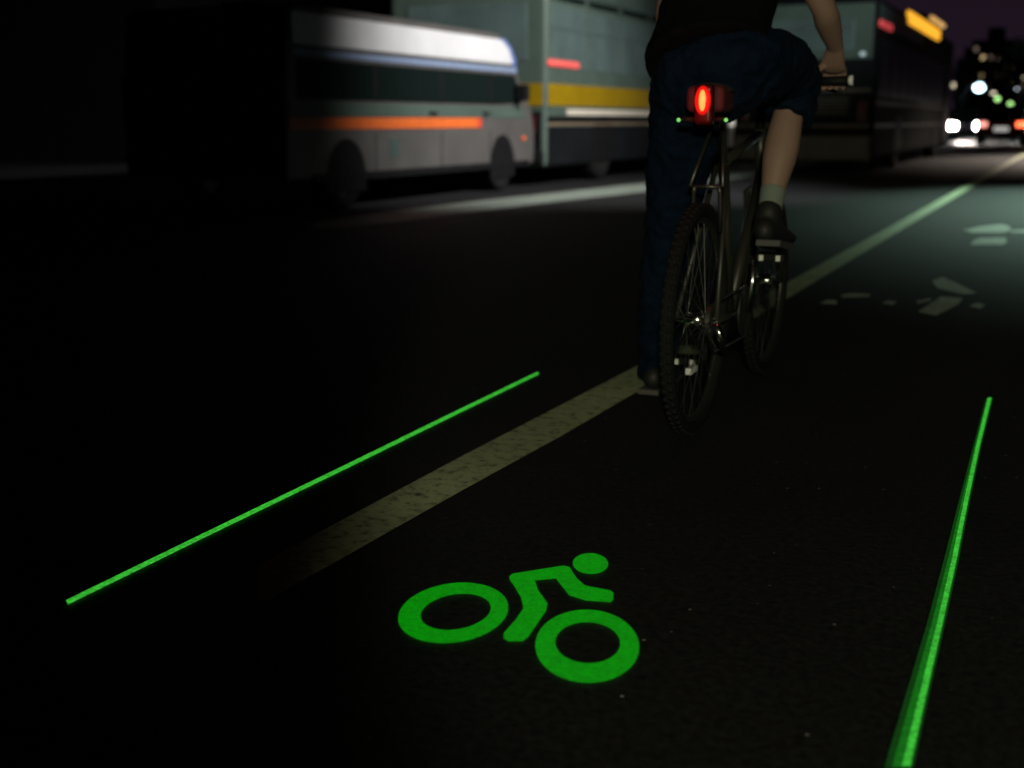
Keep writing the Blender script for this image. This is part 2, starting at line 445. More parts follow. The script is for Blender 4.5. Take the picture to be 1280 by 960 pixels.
# ---------------------------------------------------------------- laser light on the road
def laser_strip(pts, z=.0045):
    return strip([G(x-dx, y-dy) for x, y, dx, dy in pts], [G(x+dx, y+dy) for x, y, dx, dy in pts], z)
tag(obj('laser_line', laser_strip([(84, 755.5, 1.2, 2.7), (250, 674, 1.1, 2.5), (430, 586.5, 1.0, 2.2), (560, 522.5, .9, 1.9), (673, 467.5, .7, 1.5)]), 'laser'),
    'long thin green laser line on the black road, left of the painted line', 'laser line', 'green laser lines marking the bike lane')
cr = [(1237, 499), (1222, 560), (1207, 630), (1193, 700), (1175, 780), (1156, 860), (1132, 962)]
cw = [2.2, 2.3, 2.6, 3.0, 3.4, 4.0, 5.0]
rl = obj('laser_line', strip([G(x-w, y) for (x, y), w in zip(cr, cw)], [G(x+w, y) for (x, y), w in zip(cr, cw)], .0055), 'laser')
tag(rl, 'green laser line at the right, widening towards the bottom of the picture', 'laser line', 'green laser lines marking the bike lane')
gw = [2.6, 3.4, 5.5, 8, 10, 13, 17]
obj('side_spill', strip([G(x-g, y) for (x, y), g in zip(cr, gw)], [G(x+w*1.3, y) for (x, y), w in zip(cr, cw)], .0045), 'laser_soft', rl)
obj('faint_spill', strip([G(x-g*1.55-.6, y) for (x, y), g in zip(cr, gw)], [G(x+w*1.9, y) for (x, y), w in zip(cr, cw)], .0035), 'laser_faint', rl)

S = lambda x, y: (460+x/3.2, 660+y/3.2)
def ell(cx, cy, a, b, ang, n=64):
    c, s = math.cos(R(ang)), math.sin(R(ang))
    return [S(cx+a*math.cos(t)*c-b*math.sin(t)*s, cy+a*math.cos(t)*s+b*math.sin(t)*c) for t in [2*math.pi*k/n for k in range(n)]]
def ring(bm, outer, inner, z):
    o = [bm.verts.new(G(x, y)+Vector((0, 0, z))) for x, y in outer]; i = [bm.verts.new(G(x, y)+Vector((0, 0, z))) for x, y in inner]
    n = len(o)
    for k in range(n): bm.faces.new((o[k], o[(k+1) % n], i[(k+1) % n], i[k]))
sym = thing('laser_bicycle_symbol', 'bright green laser cyclist symbol cast on the road between the laser lines', 'laser symbol', G(650, 780))
def symloc(o):
    o.parent = sym
    o.matrix_parent_inverse = Matrix.Translation(-sym.location); return o
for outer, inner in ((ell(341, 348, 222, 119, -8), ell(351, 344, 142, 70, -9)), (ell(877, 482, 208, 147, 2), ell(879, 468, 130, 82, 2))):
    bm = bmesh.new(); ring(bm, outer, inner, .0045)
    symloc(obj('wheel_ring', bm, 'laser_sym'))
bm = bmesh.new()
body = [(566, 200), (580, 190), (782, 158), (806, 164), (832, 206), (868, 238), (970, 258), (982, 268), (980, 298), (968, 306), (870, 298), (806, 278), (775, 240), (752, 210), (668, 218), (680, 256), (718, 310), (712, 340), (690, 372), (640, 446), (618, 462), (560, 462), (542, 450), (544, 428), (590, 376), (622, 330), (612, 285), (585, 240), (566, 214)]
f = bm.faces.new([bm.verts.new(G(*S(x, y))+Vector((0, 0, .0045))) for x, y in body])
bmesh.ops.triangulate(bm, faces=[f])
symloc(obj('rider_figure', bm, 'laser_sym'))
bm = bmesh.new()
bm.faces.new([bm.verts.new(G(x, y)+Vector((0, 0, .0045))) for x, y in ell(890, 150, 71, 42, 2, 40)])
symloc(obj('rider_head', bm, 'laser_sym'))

# ---------------------------------------------------------------- bicycle
RW = G(866, 540)
BIKE_RZ = R(1.1)
bike = thing('bicycle', 'dark bicycle seen from behind, astride the bike lane line under its rider', 'bicycle', RW, BIKE_RZ)
WR = .345; WB = 1.04
def wheel(cy, name, reflect):
    w = bpy.data.objects.new(name, None); C.objects.link(w); w.parent = bike; w.location = (0, cy, WR)
    bm = T(circle(0, 0, 0, WR-.021, 72), .021, 14, True)
    # tread knobs
    for k in range(72):
        a = 2*math.pi*k/72
        for sx in (-.010, .010):
            q = Vector((sx, (WR-.004)*math.cos(a+sx*3), (WR-.004)*math.sin(a+sx*3)))
            mm = Matrix.Translation(q) @ Matrix.Rotation(a, 4, 'X')
            bmesh.ops.create_cube(bm, size=1, matrix=mm @ Matrix.Diagonal((.011, .012, .015, 1)))
    obj('tyre', bm, 'rubber', w, True)
    bm = bmesh.new()
    for rr, hw in ((WR-.040, .013), (WR-.052, .010)):
        tube(bm, circle(0, 0, 0, rr, 64), hw*.62, 8, True)
    obj('rim', bm, 'alloy_dim', w, True)
    bm = bmesh.new()
    for k in range(32):
        a = 2*math.pi*k/32; s = 1 if k % 2 else -1
        b = a + (.32 if (k//2) % 2 else -.32)
        tube(bm, [(s*.028, .02*math.cos(b), .02*math.sin(b)), (0, (WR-.045)*math.cos(a), (WR-.045)*math.sin(a))], .0011, 5)
    obj('spokes', bm, 'steel', w)
    bm = T([(-.06, 0, 0), (-.03, 0, 0), (-.029, 0, 0), (.029, 0, 0), (.03, 0, 0), (.06, 0, 0)], [.008, .009, .022, .022, .009, .008], 14)
    obj('hub', bm, 'chrome', w, True)
    if reflect:
        obj('wheel_reflector', B(-.010, .010, -.075, -.005, -.155, -.135, bev=.004), 'reflector', w)
    return w
wheel(0, 'rear_wheel', True)
wheel(WB, 'front_wheel', False)
BB = (0, .44, .315); ST = (0, .29, .80); SB = (0, .235, .975); HT = (0, .83, .90); HB = (0, .875, .72)
bm = bmesh.new()
tube(bm, [BB, ST], .017); tube(bm, [ST, (0, .82, .88)], .016); tube(bm, [BB, (0, .87, .75)], .020); tube(bm, [HB, HT], .020)
obj('frame', bm, 'frame_paint', bike, True)
for s in (-1, 1):
    obj('seat_stay', T([(s*.018, .27, .79), (s*.034, .17, .62), (s*.062, 0, WR)], .0085), 'frame_paint', bike, True)
    obj('chain_stay', T([(s*.030, .40, .315), (s*.04, .30, .32), (s*.062, 0, WR)], .0095), 'frame_paint', bike, True)
    obj('brake_arm', T([(s*.038, .115, .60), (s*.042, .09, .66), (s*.040, .085, .72), (s*.036, .08, .735)], .007), 'alloy_dim', bike, True)
obj('stay_bridge', T([(-.05, .085, .735), (.05, .085, .735)], .0055), 'alloy_dim', bike, True)
bm = T([ST, (0, .235, 1.01)], .0135)
obj('seatpost', bm, 'alloy_dim', bike, True)
# rack struts rising from the stays to the seatpost
for s in (-1, 1):
    obj('rack_strut', T([(s*.050, .075, .735), (s*.038, .12, .80), (s*.014, .20, .925)], .006), 'alloy_dim', bike, True)
bm = bmesh.new()
#sadv = [((0, .09, .985), (.075, .018)), ((0, .16, .99), (.072, .02)), ((0, .24, .985), (.040, .02)), ((0, .36, .98), (.018, .016))]
bm = bmesh.new()
n = 14
pf = [(.08, .058), (.11, .064), (.16, .058), (.21, .040), (.28, .024), (.35, .02), (.37, .012)]
top = [[bm.verts.new((w*math.cos(math.pi*k/n), y, 1.012+.026*math.sin(math.pi*k/n))) for k in range(n+1)] for y, w in pf]
for i in range(len(pf)-1):
    for k in range(n): bm.faces.new((top[i][k], top[i][k+1], top[i+1][k+1], top[i+1][k]))
for rr in (top[0], top[-1]): bm.faces.new(rr)
for i in range(len(pf)-1): bm.faces.new((top[i][0], top[i+1][0], top[i+1][n], top[i][n]))
obj('saddle', bm, 'bag', bike, True)
obj('saddle_bag', B(-.058, .058, .02, .16, .950, 1.030, bev=.026, seg=4), 'bag_glow_red', bike, True)
# handlebar, stem, fork
obj('stem', T([HT, (0, .82, 1.0), (0, .845, 1.045)], .016), 'black', bike, True)
obj('handlebar', T([(-.30, .80, 1.06), (-.12, .84, 1.055), (0, .85, 1.045), (.12, .84, 1.055), (.30, .80, 1.06)], .0125), 'black', bike, True)
for s in (-1, 1):
    g = obj('grip', T([(s*.17, .826, 1.057), (s*.30, .799, 1.060)], .0165), 'black', bike, True)
    obj('bar_end', T([(s*.300, .799, 1.060), (s*.312, .797, 1.060)], .017, 14), 'reflector', g, True)
    obj('brake_lever', T([(s*.17, .85, 1.05), (s*.21, .885, 1.035), (s*.27, .88, 1.02)], .005), 'alloy_dim', bike, True)
bm = bmesh.new()
for s in (-1, 1): tube(bm, [(s*.02, .885, .70), (s*.052, .89, .68), (s*.055, 1.0, .42), (s*.055, WB, WR)], [.014, .014, .012, .009])
obj('fork', bm, 'frame_paint', bike, True)
# drive train
bm = bmesh.new(); disc(bm, (BB[1], BB[2]), .085, .048, .052, 40)
obj('chainring', bm, 'alloy_dim', bike)
obj('crank_arm', T([(.060, .44, .315), (.072, .44, .40), (.078, .445, .492)], [.012, .009, .010]), 'chrome', bike, True)
obj('crank_arm', T([(-.060, .44, .315), (-.072, .44, .22), (-.078, .435, .142)], [.012, .009, .010]), 'alloy_dim', bike, True)
for x0, zc in ((.09, .497), (-.18, .139)):
    p = obj('pedal', B(x0, x0+.09, .395, .485, zc-.012, zc+.012, bev=.004), 'black', bike)
    for dx in (.012, .066):
        obj('pedal_reflector', B(x0+dx, x0+dx+.014, .386, .3935, zc-.009, zc+.009), 'reflector', p)
bm = bmesh.new(); disc(bm, (0, WR), .05, .038, .052, 24)
obj('cassette', bm, 'alloy_dim', bike)
bm = T([(.062, 0, .335), (.075, .0, .30), (.078, .03, .25)], [.010, .012, .008], 8)
obj('derailleur', bm, 'chrome', bike, True)
ch = [(.052, .44, .40), (.050, 0, .395), (.050, -.05, .345), (.050, -.02, .29), (.06, .03, .25), (.052, .44, .23), (.052, .525, .315)]
obj('chain', T(ch, .0035, 6, True), 'alloy_dim', bike)
obj('quick_release', T([(-.066, 0, .345), (-.075, -.005, .35), (-.078, -.03, .33)], .005, 8), 'chrome', bike, True)

# laser tail light hung from the seatpost bag: a thing of its own
tl = thing('tail_light', 'glowing red tail light with two green laser apertures under the saddle', 'bike light', RW, BIKE_RZ)
obj('housing', B(-.022, .032, -.016, .028, .915, 1.030, bev=.014, seg=3), 'red_dark', tl, True)
bm = bmesh.new(); bmesh.ops.create_uvsphere(bm, u_segments=28, v_segments=16, radius=1, matrix=Matrix.Translation((.005, -.016, .985)) @ Matrix.Diagonal((.024, .014, .042, 1)))
obj('lens', bm, 'red_lens', tl, True)
bm = bmesh.new(); bmesh.ops.create_uvsphere(bm, u_segments=20, v_segments=12, radius=1, matrix=Matrix.Translation((.006, -.026, .985)) @ Matrix.Diagonal((.0105, .007, .030, 1)))
obj('lamp_core', bm, 'red_core', tl, True)
for x in (-.068, .072):
    obj('laser_arm', T([(0.005+(.03 if x > 0 else -.03), .008, .93), (x, .006, .932)], .009), 'black', tl, True)
    bm = bmesh.new(); bmesh.ops.create_uvsphere(bm, u_segments=14, v_segments=8, radius=.006, matrix=Matrix.Translation((x, -.006, .930)))
    obj('laser_aperture', bm, 'green_dot', tl, True)
ld = bpy.data.lights.new('tail_light_glow', 'POINT'); ld.energy = .30; ld.color = (1, .04, .03); ld.shadow_soft_size = .02
lo = bpy.data.objects.new('tail_light_glow', ld); C.objects.link(lo); lo.parent = tl; lo.location = (.006, -.07, .985)

# ---------------------------------------------------------------- rider
per = thing('person', 'cyclist in black shirt and dark trousers, left foot on the road, right foot on pedal', 'person', RW, BIKE_RZ)
bm = bmesh.new()
limb(bm, [((-.03, .27, 1.09), .120, .09), ((-.045, .31, 1.20), .145, .105), ((-.035, .40, 1.36), .155, .11), ((-.02, .455, 1.47), .150, .10), ((-.012, .50, 1.53), .085, .07)])
limb(bm, [((-.012, .49, 1.50), .062), ((-.008, .55, 1.62), .056), ((0, .58, 1.70), .056)])
ball(bm, (0, .595, 1.765), (.078, .098, .115)); ball(bm, (0, .635, 1.70), (.052, .055, .050))
for s, sh_, el_, wr_ in ((1, (.14, .46, 1.485), (.238, .58, 1.28), (.258, .735, 1.165)), (-1, (-.185, .46, 1.485), (-.275, .58, 1.28), (-.258, .735, 1.165))):
    e = Vector(el_); a = Vector(sh_); w_ = Vector(wr_)
    limb(bm, [(a, .056), (a.lerp(e, .45), .047), (e, .040), (e.lerp(w_, .35), .042), (w_, .027, .022)])
    limb(bm, [(w_, .028, .021), ((s*.247, .772, 1.118), .040, .017), ((s*.245, .800, 1.098), .044, .015)])
    for dx, ln in ((-.033, .92), (-.011, 1.05), (.011, 1.0), (.032, .82)):
        x = s*(.245-dx)
        limb(bm, [((x, .790, 1.100), .0092), ((x, .818, 1.096), .0090), ((x, .838, 1.074), .0085), ((x, .836, 1.050), .0080), ((x, .834-.024*ln, 1.034), .0070)], 10)
    limb(bm, [((s*.216, .772, 1.108), .013), ((s*.190, .785, 1.084), .0105), ((s*.186, .802, 1.052), .0095), ((s*.200, .818, 1.036), .008)], 10)
# right leg bent to the pedal, left leg down to the road
limb(bm, [((.06, .30, 1.09), .075), ((.12, .48, 1.10), .078), ((.143, .64, 1.045), .058), ((.138, .60, .95), .050), ((.131, .53, .83), .056), ((.124, .465, .71), .039), ((.120, .43, .635), .033), ((.120, .42, .59), .035)])
limb(bm, [((-.110, .29, 1.05), .080), ((-.165, .36, .76), .078), ((-.205, .425, .53), .056), ((-.235, .465, .38), .055), ((-.262, .53, .13), .035), ((-.266, .535, .07), .036)])
limb(bm, [((.120, .38, .585), .030, .032), ((.128, .47, .563), .038, .028), ((.138, .58, .548), .040, .018)])
limb(bm, [((-.268, .50, .052), .030, .034), ((-.272, .60, .045), .038, .028), ((-.280, .73, .034), .040, .018)])
body_o = fused('body', bm, 'skin', per, .0045, 4)
# face details and hair
hd = Vector((0, .60, 1.755))
for s in (-1, 1):
    bm = bmesh.new(); bmesh.ops.create_uvsphere(bm, u_segments=12, v_segments=8, radius=.012, matrix=Matrix.Translation((s*.032, .680, 1.755)))
    obj('eye', bm, 'reflector', body_o, True)
    obj('ear', T([(s*.083, .60, 1.72), (s*.095, .592, 1.745), (s*.092, .590, 1.775), (s*.083, .605, 1.785)], .010, 8), 'skin', body_o, True)
obj('nose', T([(0, .683, 1.77), (0, .70, 1.735), (0, .69, 1.722)], [.008, .014, .012], 8), 'skin', body_o, True)
obj('mouth', T([(-.022, .672, 1.695), (0, .680, 1.693), (.022, .672, 1.695)], .006, 8), 'redtape', body_o, True)
bm = bmesh.new(); bmesh.ops.create_uvsphere(bm, u_segments=24, v_segments=14, radius=1, matrix=Matrix.Translation((0, .585, 1.775)) @ Matrix.Diagonal((.096, .102, .090, 1)))
bmesh.ops.delete(bm, geom=[v for v in bm.verts if v.co.y > .645 and v.co.z < 1.80 or v.co.z < 1.70], context='VERTS')
obj('hair', bm, 'hair', body_o, True)
# clothes
bm = bmesh.new()
limb(bm, [((-.045, .245, 1.11), .196, .168), ((-.050, .265, 1.14), .190, .156), ((-.05, .32, 1.24), .178, .138), ((-.035, .40, 1.37), .180, .135), ((-.02, .455, 1.475), .165, .115), ((-.012, .495, 1.545), .075, .065)], 28, False)
limb(bm, [((.07, .45, 1.48), .090), ((.14, .462, 1.485), .084), ((.178, .50, 1.42), .074), ((.212, .54, 1.35), .068)], 18, False)
limb(bm, [((-.11, .45, 1.48), .090), ((-.18, .462, 1.485), .084), ((-.218, .50, 1.42), .074), ((-.252, .54, 1.35), .068)], 18, False)
fused('shirt', bm, 'shirt', body_o, .010, 5, .022, .10)
bm = bmesh.new()
limb(bm, [((-.045, .28, 1.13), .155, .115), ((-.035, .27, 1.10), .185, .150), ((-.03, .275, 1.05), .165, .135)], 24)
ball(bm, (.045, .285, 1.12), (.135, .150, .105)); ball(bm, (-.105, .28, 1.05), (.125, .150, .140))
limb(bm, [((.055, .29, 1.085), .115), ((.11, .47, 1.105), .106), ((.150, .635, 1.055), .084), ((.146, .625, .985), .078), ((.140, .60, .935), .083)], 20, False)
limb(bm, [((-.115, .29, 1.03), .122), ((-.165, .36, .76), .100), ((-.205, .425, .54), .084), ((-.238, .47, .34), .077), ((-.260, .53, .13), .070), ((-.265, .54, .055), .072)], 20, False)
fused('trousers', bm, 'jeans', body_o, .007, 3, .034, .055)
fused('sock', limb(bmesh.new(), [((.1245, .467, .715), .042), ((.122, .44, .65), .039), ((.12, .42, .60), .040)], 18, False), 'sock', body_o, .005, 2)
bm = limb(bmesh.new(), [((.120, .375, .585), .036, .040), ((.125, .43, .580), .041, .046), ((.132, .52, .560), .045, .034), ((.140, .615, .542), .042, .024)])
limb(bm, [((.121, .425, .640), .043), ((.120, .41, .59), .043)])
fused('shoe', bm, 'shoe', body_o, .006, 4)
bm = limb(bmesh.new(), [((-.266, .485, .058), .038, .042), ((-.268, .54, .055), .043, .045), ((-.273, .64, .045), .046, .035), ((-.281, .745, .036), .042, .026)])
limb(bm, [((-.264, .53, .115), .046), ((-.266, .52, .06), .044)])
fused('shoe', bm, 'shoe', body_o, .006, 4)
obj('shoe_sole', prism([(.335, .540), (.34, .560), (.625, .522), (.62, .512), (.50, .512)], .10, .178, .004), 'sole', body_o)
obj('shoe_sole', prism([(.445, .004), (.445, .022), (.78, .018), (.78, .006)], -.312, -.236, .004), 'sole', body_o)

# ---------------------------------------------------------------- vehicles
def vwheel(parent, y, x, r=.48, w=.26):
    g = bpy.data.objects.new('wheel', None); C.objects.link(g); g.parent = parent; g.location = (x, y, r)
    bm = bmesh.new()
    prof = [(-w/2, r*.62), (-w/2, r*.93), (-w/2+.03, r), (w/2-.03, r), (w/2, r*.93), (w/2, r*.62)]
    seg = 36
    rings = [[bm.verts.new((px_, pr*math.cos(2*math.pi*k/seg), pr*math.sin(2*math.pi*k/seg))) for k in range(seg)] for px_, pr in prof]
    for i in range(len(prof)):
        a, b = rings[i], rings[(i+1) % len(prof)]
        for k in range(seg): bm.faces.new((a[k], a[(k+1) % seg], b[(k+1) % seg], b[k]))
    obj('tyre', bm, 'rubber', g, True)
    bm = bmesh.new(); disc(bm, (0, 0), r*.62, -.05, w/2-.035, 32)
    for k in range(8):
        a = 2*math.pi*k/8
        disc(bm, (r*.36*math.cos(a), r*.36*math.sin(a)), r*.055, w/2-.034, w/2-.012, 10)
    disc(bm, (0, 0), r*.2, w/2-.034, w/2+.01, 16)
    obj('rim', bm, 'alloy_dim', g)
    return g
def arch(parent, y, r=.58, z=.48, x=.004):
    bm = bmesh.new(); seg = 24
    c = bm.verts.new((x, y, z-.16))
    v = [bm.verts.new((x, y+r*math.cos(math.pi*k/seg), z+r*math.sin(math.pi*k/seg))) for k in range(seg+1)]
    v = [bm.verts.new((x, y+r, z-.16))]+v+[bm.verts.new((x, y-r, z-.16))]
    for i in range(len(v)-1): bm.faces.new((c, v[i], v[i+1]))
    return obj('wheel_arch', bm, 'black', parent)

# --- white van, second lane, nearest vehicle (Y 10.8 .. 17.4), right side at x = -7.05
van = thing('van', 'white roofed van with orange side stripe, nearest vehicle left of the cyclist', 'van', (-7.05, 10.7, 0))
prof = [(0, .34), (0, 1.05), (.10, 1.98), (.35, 2.05), (5.0, 2.04), (5.35, 1.98), (5.95, 1.28), (6.22, 1.08), (6.32, .80), (6.32, .42), (6.26, .32)]
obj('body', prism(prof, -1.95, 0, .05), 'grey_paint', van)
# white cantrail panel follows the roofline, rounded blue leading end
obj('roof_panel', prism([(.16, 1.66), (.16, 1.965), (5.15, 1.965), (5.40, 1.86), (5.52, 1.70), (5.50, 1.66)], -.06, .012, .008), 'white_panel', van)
obj('roof_panel_tip', prism([(5.00, 1.970), (5.25, 1.970), (5.46, 1.87), (5.60, 1.72), (5.60, 1.60), (5.54, 1.64), (5.45, 1.82), (5.20, 1.95)], -.05, .018), 'blue_trim', van)
obj('trim_strip', prism([(.16, 1.555), (.16, 1.615), (5.62, 1.615), (5.68, 1.555)], -.05, .012), 'pale_blue', van)
for ya, yb in ((.25, 1.75), (1.85, 3.35), (3.45, 4.75)):
    obj('side_window', B(-.03, .008, ya, yb, 1.13, 1.52, bev=.004), 'glass_dark', van)
obj('side_window', prism([(4.85, 1.13), (4.85, 1.52), (5.60, 1.52), (5.86, 1.16)], -.03, .008), 'glass_dark', van)
obj('side_stripe', B(-.03, .012, .06, 4.42, .835, .955, bev=.004), 'orange', van)
obj('side_stripe_edge', B(-.03, .014, 4.424, 4.52, .835, .955, bev=.004), 'redtape', van)
obj('belt_molding', B(-.03, .010, .06, 5.95, .965, 1.10), 'greengrey', van)
for ya in (1.78, 3.38, 4.80):
    obj('door_gap', B(-.02, .0045, ya, ya+.012, .36, .80), 'black', van)
for ya in (3.05, 4.55): obj('door_handle', B(-.01, .045, ya, ya+.18, 1.0, 1.03, bev=.008), 'black', van)
for ya in (1.75, 3.35, 4.75):
    obj('window_pillar', B(-.02, .007, ya, ya+.10, 1.13, 1.52), 'black', van)
for ya in (.7, 2.3, 3.9): obj('roof_vent', B(-1.2, -.7, ya, ya+.5, 2.03, 2.12, bev=.03), 'black', van)
obj('fuel_flap', B(-.01, .006, 2.1, 2.3, .52, .72, bev=.004), 'greengrey_dark', van)
obj('side_reflector', B(.0, .022, 5.85, 5.97, .66, .71, bev=.008), 'orange', van)
obj('windscreen', prism([(5.42, 1.93), (5.94, 1.30), (5.97, 1.33), (5.45, 1.96)], -1.82, -.13), 'glass_dark', van)
obj('bumper', B(-1.93, -.02, 6.24, 6.40, .34, .62, bev=.04), 'black', van)
obj('sill', B(-.04, .014, .5, 6.1, .30, .385, bev=.01), 'black', van)
obj('mirror', B(.02, .20, 5.55, 5.68, 1.18, 1.40, bev=.03), 'black', van)
for s in (-.02, -1.93):
    obj('headlight', B(min(s, s+(.22 if s < -1 else -.22)), max(s, s+(.22 if s < -1 else -.22)), 6.16, 6.34, .72, .92, bev=.03), 'glass_dark', van)
    obj('tail_lamp', B(s-.01 if s > -1 else s, s+.0 if s > -1 else s+.12, -.02, .09, .95, 1.35), 'red_dark', van)
for y in (1.15, 5.2):
    arch(van, y, .40, .34)
    vwheel(van, y, -.12, .345, .22)
    vwheel(van, y, -1.83, .345, .22)

def bus(name, label, X, Y, L, Hh, joints, W_=2.5):
    t = thing(name, label, 'bus', (X, Y, 0))
    segs = []; y0 = 0
    for j in joints+[L]:
        segs.append((y0, j)); y0 = j+.7
    return t, segs
# --- articulated bus with yellow stripe, second lane ahead of the van (rear at 17.75)
t, segs = bus('articulated_bus', 'grey green articulated bus with yellow stripe, beyond the white van', -6.95, 17.22, 18.0, 3.05, [9.5])
Y2 = 17.22
for (a, b) in segs:
    obj('body', B(-2.5, 0, a, b, .26, 3.05, bev=.10, seg=3), 'greengrey', t)
obj('bellows', prism([(9.5+.07*i, (2.95 if i % 2 else 2.85)) for i in range(11)]+[(10.2-.07*i, .42) for i in range(11)], -2.4, -.08), 'bellows', t)
def seg_strip(nm, x1, z0, z1, m, ya=0.06, yb=17.9, bev=.006):
    for (a, b) in segs:
        a2, b2 = max(a+.06, ya), min(b-.06, yb)
        if b2 > a2: obj(nm, B(-.04, x1, a2, b2, z0, z1, bev=bev), m, t)
seg_strip('yellow_stripe', .010, 1.13, 1.44, 'yellow')
seg_strip('cream_stripe', .014, 1.00, 1.085, 'cream', ya=.8)
seg_strip('lower_trim', .012, .855, .885, 'tan')
seg_strip('skirt', .008, .30, .84, 'dark_lower')
seg_strip('dark_band', .006, .89, .985, 'black')  # plain black band between lower trim and cream stripe
for (a, b) in segs:
    n = max(1, int((b-a-.3)/1.5)); w = (b-a-.3)/n
    for k in range(n):
        ya = a+.15+k*w
        wn = obj('window', B(-.03, .008, ya+.04, ya+w-.04, 1.66, 2.52, bev=.02), 'glass_bus', t)
        obj('window_rail', B(.009, .016, ya+.05, ya+w-.05, 2.20, 2.225), 'greengrey_dark', wn)
obj('roof_rail', B(-.05, .016, .06, 9.4, 2.72, 2.78, bev=.01), 'greengrey_dark', t)
obj('roof_unit', B(-2.1, -.4, 3.0, 6.0, 3.05, 3.35, bev=.08), 'greengrey_dark', t)
obj('red_side_marker', B(-.01, .035, .02, 1.25, 1.68, 1.77, bev=.03), 'pinkred', t)
for k in range(11):
    obj('panel_seam', B(.0, .0125, 1.55*k+.75, 1.55*k+.762, .34, .82), 'black', t)
    obj('cove_panel', B(.0, .012, 1.55*k+.12 if k != 6 else 10.3, 1.55*k+1.5, 2.60, 2.69, bev=.004), 'glass_dark', t)
obj('rear_window', B(-2.2, -.3, -.012, .05, 1.75, 2.55, bev=.01), 'glass_bus', t)
obj('rear_stripe', B(-2.44, -.06, -.010, .05, 1.13, 1.44), 'yellow', t)
obj('rear_panel', B(-2.42, -.08, -.014, .05, .45, 1.05), 'dark_lower', t)
obj('rear_bumper', B(-2.46, -.04, -.10, .05, .32, .50, bev=.03), 'black', t)
for x in (-2.35, -.30): obj('tail_lamp', B(x, x+.15, -.03, .05, .75, 1.00, bev=.02), 'red_dark', t)
dr = obj('front_door', B(-.03, .020, 16.3, 17.5, .36, 2.4, bev=.01), 'glass_dark', t)
dr = obj('middle_door', B(-.03, .020, 10.45, 12.3, .36, 1.62, bev=.01), 'cream', t)
obj('door_light_panel', B(.0, .032, 10.5, 12.2, .80, 1.30, bev=.012), 'door_lit', dr)
obj('windscreen', B(-2.35, -.15, 17.95, 18.01, 1.1, 2.7, bev=.01), 'glass_dark', t)
for y in (2.4, 7.6, 13.0, 15.2):
    arch(t, y, .56, .48, .011)
    vwheel(t, y, -.14); vwheel(t, y, -2.36)

# --- dark bus in the near traffic lane, ahead of the cyclist
Y3 = 23.6
t, segs = bus('city_bus', 'dark bus with lit amber roof sign, ahead of the cyclist in the near traffic lane', -3.33, Y3, 14.5, 3.0, [])
obj('body', B(-2.5, 0, 0, 14.5, .26, 3.02, bev=.10, seg=3), 'dark_lower', t)
obj('rear_upper_panel', B(-2.42, -.08, -.016, .05, 1.98, 2.92, bev=.01), 'greengrey', t)
rwn = obj('rear_window', B(-2.15, -.40, -.028, .05, 2.12, 2.66, bev=.02), 'glass_bus', t)
obj('window_rail', B(-2.1, -.45, -.033, -.0285, 2.50, 2.53), 'steel', rwn)
obj('side_upper_panel', B(-.05, .010, .10, 6.8, 2.55, 2.92), 'greengrey_dark', t)
obj('rear_mid_trim', B(-2.44, -.06, -.020, .05, 1.42, 1.47), 'tan_lo', t)
obj('rear_grille', B(-2.1, -.4, -.018, .05, 1.0, 1.35), 'black', t)
for k in range(5): obj('grille_bar', B(-2.05, -.45, -.026, -.019, 1.03+k*.065, 1.05+k*.065), 'tan_lo', t)
obj('rear_low_trim', B(-2.44, -.06, -.022, .05, .80, .86), 'tan_lo', t)
obj('rear_bumper', B(-2.47, -.03, -.12, .05, .22, .66, bev=.04), 'tan_lo', t)
for k in range(8):
    obj('window', B(-.03, .008, .35+k*1.5, 1.75+k*1.5, 1.35, 2.35, bev=.02), 'glass_dark', t)
obj('side_trim', B(-.04, .012, .12, 14.3, 1.20, 1.26), 'tan_lo', t)
obj('side_trim', B(-.04, .012, .12, 14.3, .80, .86), 'tan_lo', t)
obj('front_door', B(-.03, .016, 12.9, 14.1, .34, 2.4, bev=.01), 'glass_dark', t)
obj('amber_sign', B(-.04, .045, 4.0, 10.2, 2.82, 3.09, bev=.05), 'amber', t)
obj('roof_unit', B(-2.1, -.25, 9.6, 13.6, 3.02, 3.45, bev=.08), 'black', t)
obj('roof_lamp', B(-.24, -.16, 10.2, 13.4, 3.33, 3.43, bev=.03), 'amber_pale', t)
obj('red_marker_lamp', B(-.01, .05, .05, 1.5, 2.52, 2.64, bev=.03), 'red_marker', t)
obj('white_marker_lamp', B(-.28, -.20, -.06, -.017, 2.03, 2.09, bev=.01), 'tail_small', t)
for x in (-2.38, -.28): obj('tail_lamp', B(x, x+.16, -.05, .05, .90, 1.25, bev=.02), 'red_dark', t)
obj('windscreen', B(-2.35, -.15, 14.45, 14.51, 1.1, 2.7, bev=.01), 'glass_dark', t)
for y in (3.4, 11.2):
    arch(t, y, .56, .48, .013)
    vwheel(t, y, -.14); vwheel(t, y, -2.36)

